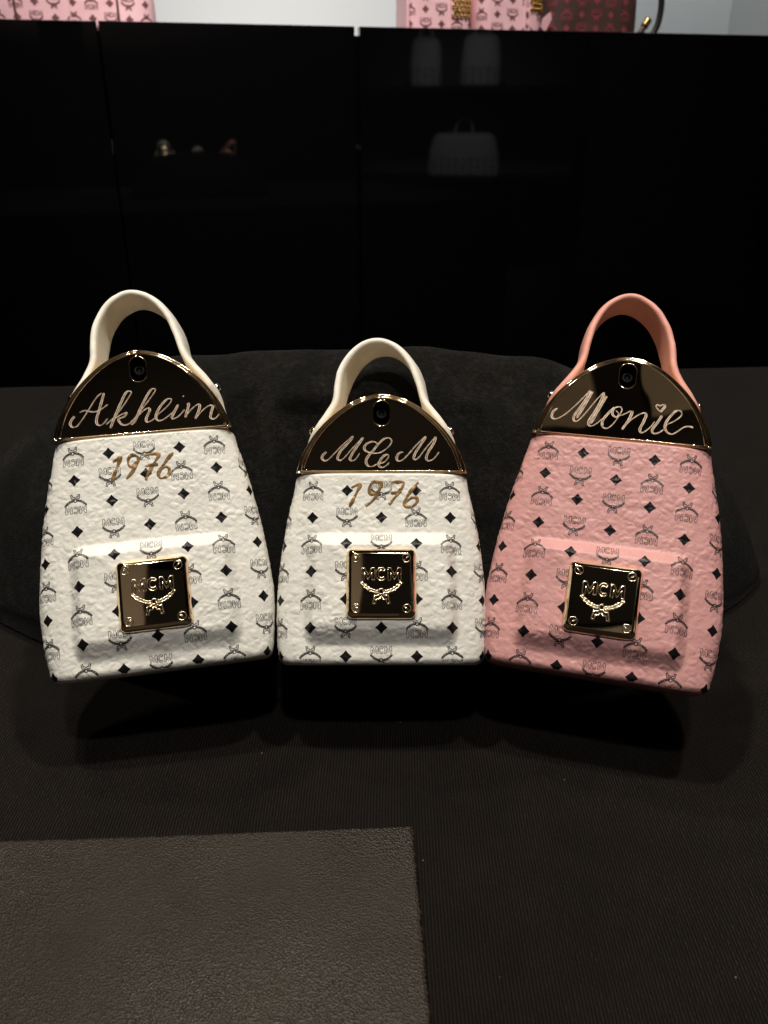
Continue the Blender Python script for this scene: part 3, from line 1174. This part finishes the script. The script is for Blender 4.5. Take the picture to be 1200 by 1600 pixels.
    for i in range(n):
        half = 2.2 + 5.6 * float(smooth01(e[i] / 13)) 
        th = 0.55 + 1.0 * float(smooth01(e[i] / 10))
        y = P[i][1]
        up = max(0.0, y + 6) / 30.0
        du = lean * up
        wc = -3.0 - 4.0 * up
        kt = twist * min(1.0, up * 1.6)
        ring = []
        for k in range(20):
            ang_ = 2 * math.pi * k / 20
            ca, sa = math.cos(ang_), math.sin(ang_)
            x_ = math.copysign(abs(ca) ** .45, ca) * half
            y_ = math.copysign(abs(sa) ** .6, sa) * th
            y_ -= 0.28 * (x_ / half) ** 2 * th         # crowned outside
            ring.append((P[i][0] + du + nn[i][0] * y_ - kt * x_, ha + P[i][1] + nn[i][1] * y_, wc + x_))
        rings.append(ring)
    RA = np.array(rings)
    nz = (vnoise(RA.reshape(-1, 3) / 1.6 + seed) - .5) * .22 + (vnoise(RA.reshape(-1, 3) / 4.0 + seed) - .5) * .3
    cen = RA.mean(1, keepdims=True)
    dirv = (RA - cen)
    dirv /= np.linalg.norm(dirv, axis=2, keepdims=True)
    RA = RA + dirv * nz.reshape(RA.shape[:2])[..., None]
    mb = MB()
    mb.loops([[tuple(p) for p in r_] for r_ in RA][::-1])
    strap = mb.build('handle_strap', strap_mat, root)
    for sg in (1, -1):
        i = int(np.argmin(np.abs(e - 10.5) + (P[:, 0] * sg < 0) * 1e3))
        p0 = np.array([P[i][0], ha + P[i][1], -1.5])
        dn = np.array([nn[i][0], nn[i][1], 0.0])
        tt = np.array([t[i][0], t[i][1], 0.0])
        zz = np.array([0, 0, 1.0])
        mb = MB()
        rings = []
        for r_, k in ((2.0, .6), (2.0, 2.3), (1.8, 2.8), (1.1, 3.1), (.3, 3.2)):
            rings.append([p0 + dn * k + r_ * (math.cos(x) * tt + math.sin(x) * zz) for x in np.linspace(0, 2 * math.pi, 16, endpoint=False)])
        mb.loops(rings)
        mb.build('stud', M['gold'], strap)

    # badge on the pocket
    wb = 19.75
    mb = MB()
    hb = 12.25
    mb.loops([rsq(0, bc, hb - .25, 2.4, wb), rsq(0, bc, hb, 2.5, wb + .3), rsq(0, bc, hb, 2.5, wb + 1.3), rsq(0, bc, hb - .3, 2.4, wb + 1.75), rsq(0, bc, hb - 1.5, 2.0, wb + 2.95), rsq(0, bc, hb - 1.75, 1.9, wb + 3.1), rsq(0, bc, hb - 1.95, 1.8, wb + 3.15)])
    badge = mb.build('badge', M['gold'], root)
    wt = wb + 3.17
    mb = MB()
    mb.add(rsq(0, bc, hb - 1.88, 1.85, wt), [tuple(range(28))])
    mb.build('badge_plate', M['gold_plate'], badge, smooth=False)
    slots = {'L': (-35, 45, 42, -38), 'C': (-42, 45, 40, -40), 'R': (-50, 30, 30, -45)}[key]
    for (sx_, sy_), sa in zip(((-1, 1), (1, 1), (-1, -1), (1, -1)), slots):
        mb = MB()
        c0 = np.array([sx_ * 8.75, bc + sy_ * 8.75])
        mb.tube([(c0[0] + 1.42 * math.cos(x), c0[1] + 1.42 * math.sin(x), wt + .05) for x in np.linspace(0, 2 * math.pi, 22, endpoint=False)], 0.16, 6, True)
        ra = R(sa)
        mb.add([(c0[0] + 1.3 * math.cos(x), c0[1] + 1.3 * math.sin(x), wt + .03) for x in np.linspace(0, 2 * math.pi, 20, endpoint=False)], [tuple(range(20))])
        dx, dy = 1.25 * math.cos(ra), 1.25 * math.sin(ra)
        ox, oy = -.32 * math.sin(ra), .32 * math.cos(ra)
        for sg in (-1, 1):
            mb.tube([(c0[0] - dx * .97 + sg * ox * .5, c0[1] - dy * .97 + sg * oy * .5, wt + .06), (c0[0] + sg * ox * .5, c0[1] + sg * oy * .5, wt + .08), (c0[0] + dx * .97 + sg * ox * .5, c0[1] + dy * .97 + sg * oy * .5, wt + .06)], 0.11, 5)
        sc_ = mb.build('screw', M['gold_satin'], badge, smooth=True)
        sc_.data.materials.append(M['gold_plate'])
        for pl in sc_.data.polygons:
            if len(pl.vertices) == 20:
                pl.material_index = 1
                pl.use_smooth = False
    # raised emblem of the badge
    mb = MB()
    k = 1.74
    for li, l in enumerate(EMB):
        p = np.array(l) * k
        if li < 3:
            p[:, 1] = p[:, 1] * 0.93 + 0.0
        P3 = [(x, bc - .75 + y, wt + .22) for x, y in dense(p, 0.8)]
        mb.tube(P3, 0.22 if li < 3 else 0.30, 6)
    for sg in (-1, 1):
        for q_ in range(7):
            t0 = (q_ + .4) / 7
            x0, y0 = .55 + 3.5 * t0, -1.35 + 1.95 * t0 ** 2.1
            sl = math.atan2(1.95 * 2.1 * t0 ** 1.1, 3.5)
            for up in (-1, 1):
                an = sl + up * .55
                p0 = np.array([x0 * k, y0 * k])
                p1 = p0 + 1.15 * np.array([math.cos(an), math.sin(an)])
                mb.tube([(sg * p0[0], bc - .75 + p0[1], wt + .15), (sg * (p0[0] + p1[0]) / 2, bc - .75 + (p0[1] + p1[1]) / 2, wt + .32), (sg * p1[0], bc - .75 + p1[1], wt + .12)], [.12, .3, .08], 6)
    mb.build('emblem', M['gold_satin'], badge)
    return root


bottle('L', (-0.0782, 0.2468, 0.01395), [[0.9823, -0.12918, 0.13562], [0.18577, 0.57968, -0.79339], [0.02388, 0.80454, 0.59342]], True,
       M['white'], M['white_strap'], 'white perfume bottle shaped like a backpack, with Akheim engraved on its gold cap', AKHEIM, YEAR_L, 1, (-1.0, 0.18, 0.0))
bottle('C', (-0.00093, 0.25167, 0.01299), [[1, 0, 0], [0, 0.58779, -0.80902], [0, 0.80902, 0.58779]], False,
       M['white'], M['white_strap'], 'smaller white backpack shaped perfume bottle in the middle, MCM engraved on its gold cap', MCM, YEAR_C, 2, (0.0, 0.24, 0))
bottle('R', (0.0739, 0.2421, 0.01371), [[0.96478, 0.1668, -0.20339], [-0.26298, 0.59552, -0.75908], [-0.00549, 0.78584, 0.61841]], True,
       M['pink'], M['pink_strap'], 'pink perfume bottle shaped like a backpack, with Monie engraved on its gold cap', MONIE, None, 3, (-2.0, -0.15, 0.08))

# ------------------------------------------------------------------ handbags on the cabinet
def bag_root(name, x, back, label, cat, turn=0.0):
    r = empty(name, cab(x, back, CAB_TOP - 0.0108))
    rz = Matrix.Rotation(ang + turn, 3, 'Z')
    B = Matrix(((1, 0, 0), (0, 0, -1), (0, 1, 0)))
    r.rotation_euler = (rz @ B).to_euler()
    tag(r, label, cat)
    return r


def bag_body(root, W, D, Hh, mat, m_logo, m_dia, phase=0.0, seed=1, taper=0.08, nexp=5.0):
    Wf = lambda v: W * (1 - taper * (v / Hh) ** 2)
    Df = lambda v: D * (1 - 0.35 * (v / Hh))
    loft = Loft(Hh, Wf, Df, nexp, 12.0, 22.0, W + D * .6, 3.2, 14.0, None, lambda P: 1.6 * (vnoise(P / 40.0 + seed) - .5) + .3 * (vnoise(P / 9.0 + seed) - .5))
    V, F = loft.mesh()
    body = mk('body', V, F, mat, root)
    print_pattern(loft, body, Hh, 27.0, 21.0, 34.0 + phase, int((W + 12) / 27), 2.35, m_logo, m_dia, 0.75, 0.25, vmin=6, vtop=8, dia=2.6)
    return loft, body


def vseam(loft, body, s, name, mat, r, Hh):
    vv = np.linspace(3, Hh - 6, 40)
    P = loft.sample(np.full(40, s), vv, np.full(40, r * .5))
    mb = MB()
    mb.tube(P, r, 8)
    mb.build(name, mat, body)


def arch_handle(root, W, y0, hgt, w_, r, mat):
    a = np.linspace(0, math.pi, 40)
    mb = MB()
    mb.tube([(W * math.cos(x), y0 + hgt * math.sin(x) ** .8, w_) for x in a], r, 10)
    mb.build('handle', mat, root)


# pink bag at the left end
bag = bag_root('handbag', -0.493, 0.135, 'pale pink monogram handbag with brown piping above the left cabinet doors', 'handbag')
lf, bd = bag_body(bag, 147, 70, 210, M['bag_pink'], M['print_soft'], M['print_soft'], 6, 1)
vseam(lf, bd, -56, 'piping', M['piping'], 1.7, 210)
vseam(lf, bd, 92, 'piping', M['piping'], 1.7, 210)
vseam(lf, bd, 22, 'seam', M['bag_pink'], 1.1, 210)
arch_handle(bag, 70, 200, 90, 40, 5, M['bag_pink'])

# two pink studded backpacks


def stud_rows(root, loft, body, s0, s1, v0, rows, n, r=3.4):
    for j in range(rows):
        for i in range(n):
            s = s0 + (s1 - s0) * (i + .5 * (j % 2)) / (n - .5)
            p = loft.sample(np.array([s]), np.array([v0 + j * r * 2.0]), np.array([0.0]))[0]
            mb = MB()
            rings = [[(p[0] + r * k * math.cos(a), p[1] + r * k * math.sin(a), p[2] - 1 + h) for a in np.linspace(math.pi / 4, 2 * math.pi + math.pi / 4, 4, endpoint=False)] for k, h in ((1.25, 0), (1.2, 1.6), (.7, 3.2), (.1, 4.2))]
            mb.loops(rings)
            mb.build('stud', M['gold_far'], body, smooth=False)


bag = bag_root('backpack', 0.112, 0.115, 'pink monogram backpack with a gold studded side panel, left of its twin', 'backpack')
lf, bd = bag_body(bag, 58, 55, 200, M['bag_pink'], M['print_soft'], M['print_soft'], 9, 2)
vseam(lf, bd, 15, 'seam', M['bag_pink'], 1.4, 200)
stud_rows(bag, lf, bd, 20, 52, 34, 5, 5)
vseam(lf, bd, -57, 'piping', M['bag_pink'], 3.0, 200)
arch_handle(bag, 20, 196, 40, 0, 5, M['bag_pink'])

bag = bag_root('backpack', 0.235, 0.115, 'pink monogram backpack with gold studs beside the dark brown backpack', 'backpack')
lf, bd = bag_body(bag, 60, 58, 200, M['bag_pink'], M['print_soft'], M['print_soft'], 4, 4)
vseam(lf, bd, 22, 'seam', M['bag_pink'], 1.6, 200)
vseam(lf, bd, 30, 'seam', M['bag_pink'], 1.2, 200)
stud_rows(bag, lf, bd, 34, 56, 46, 5, 4)
arch_handle(bag, 20, 196, 40, 0, 5, M['bag_pink'])
mb = MB()
pts = [(60, 34), (72, 44), (75, 34), (64, 14), (56, 22)]
mb.loops([[(x, y, 40) for x, y in pts], [(x, y, 44) for x, y in pts]])
mb.build('tag', M['bag_pink'], bag, smooth=False)

bag = bag_root('backpack', 0.392, 0.13, 'dark brown backpack with red monogram print at the right', 'backpack')
lf, bd = bag_body(bag, 86, 62, 205, M['bag_brown'], M['print_red'], M['print_red'], 8, 6)
vseam(lf, bd, 44, 'seam', M['bag_brown'], 1.4, 205)
arch_handle(bag, 26, 200, 45, 0, 6, M['black_leather'])
mb = MB()
mb.tube(catmull([(84, 12, 30), (92, 13, 32), (100, 20, 34), (108, 32, 34)], 3), [6.0] * 11 if False else 5.5, 8)
mb.build('strap', M['bag_brown'], bag)
mb = MB()
mb.tube(catmull([(105, 28, 34), (113, 40, 34)], 3), 7.0, 8)
mb.build('strap_buckle', M['gold_far'], bag)
mb = MB()
mb.tube(catmull([(96, 9, 20), (118, 10, 22), (132, 22, 24), (139, 45, 24), (138, 75, 24), (128, 110, 20), (96, 150, 10), (70, 175, 0)], 4), 5.6, 10)
mb.build('shoulder_strap', M['black_leather'], bag)

# ------------------------------------------------------------------ shelf beside the camera, mirrored in the lacquer
SC = Vector((1.13, -0.10, 0))
face = math.atan2(0.854, -0.52) - math.pi / 2        # turn of the shelf front about z


def shelf_pt(x, out, z):
    c, s_ = math.cos(face), math.sin(face)
    return (SC.x + x * c - out * s_, SC.y + x * s_ + out * c, z)


sh = empty('display_shelf', (SC.x, SC.y, 0))
sh.rotation_euler = (0, 0, face)
tag(sh, 'dark shelf unit holding pale bags, mirrored faintly in the black cabinet', 'shelf')
M['slate'] = plain("slate_panel", (0.10, 0.11, 0.13), 0.6, var=0.06, scale=5.0)
for z in (-0.035, 0.268, 0.62):
    mb = MB()
    mb.box((-0.42, -0.16, z), (0.42, 0.16, z + 0.02))
    mb.build('shelf_board', M['dark'], sh, smooth=False, unit=1)
for x in (-0.44, 0.42):
    mb = MB()
    mb.box((x, -0.16, -0.749), (x + 0.02, 0.16, 1.1))
    mb.build('post', M['dark'], sh, smooth=False, unit=1)
mb = MB()
mb.box((-0.42, -0.18, -0.749), (0.42, -0.161, 1.1))
mb.build('back_panel', M['slate'], sh, smooth=False, unit=1)


def shelf_bag(name, x, z, W, D, Hh, hw, hh_, label, cat):
    r = empty(name, shelf_pt(x, 0.02, z))
    B = Matrix(((1, 0, 0), (0, 0, -1), (0, 1, 0)))
    r.rotation_euler = (Matrix.Rotation(face + math.pi, 3, 'Z') @ B).to_euler()
    tag(r, label, cat)
    lf, bd = bag_body(r, W, D, Hh, M['white'], M['print_soft'], M['print_soft'], 3, 7, 0.22, 3.2)
    arch_handle(r, hw, Hh - 6, hh_, 0, 5, M['white_strap'])
    return r


shelf_bag('handbag', 0.0, -0.0148, 140, 60, 150, 32, 55, 'pale monogram handbag mirrored faintly in the middle of the black cabinet', 'handbag')
shelf_bag('backpack', 0.05, 0.2882, 75, 50, 170, 26, 45, 'pale backpack mirrored faintly near the cabinet top, above the pale handbag', 'backpack')
shelf_bag('backpack', -0.15, 0.2882, 60, 45, 160, 22, 40, 'smaller pale backpack mirrored faintly near the cabinet top', 'backpack')
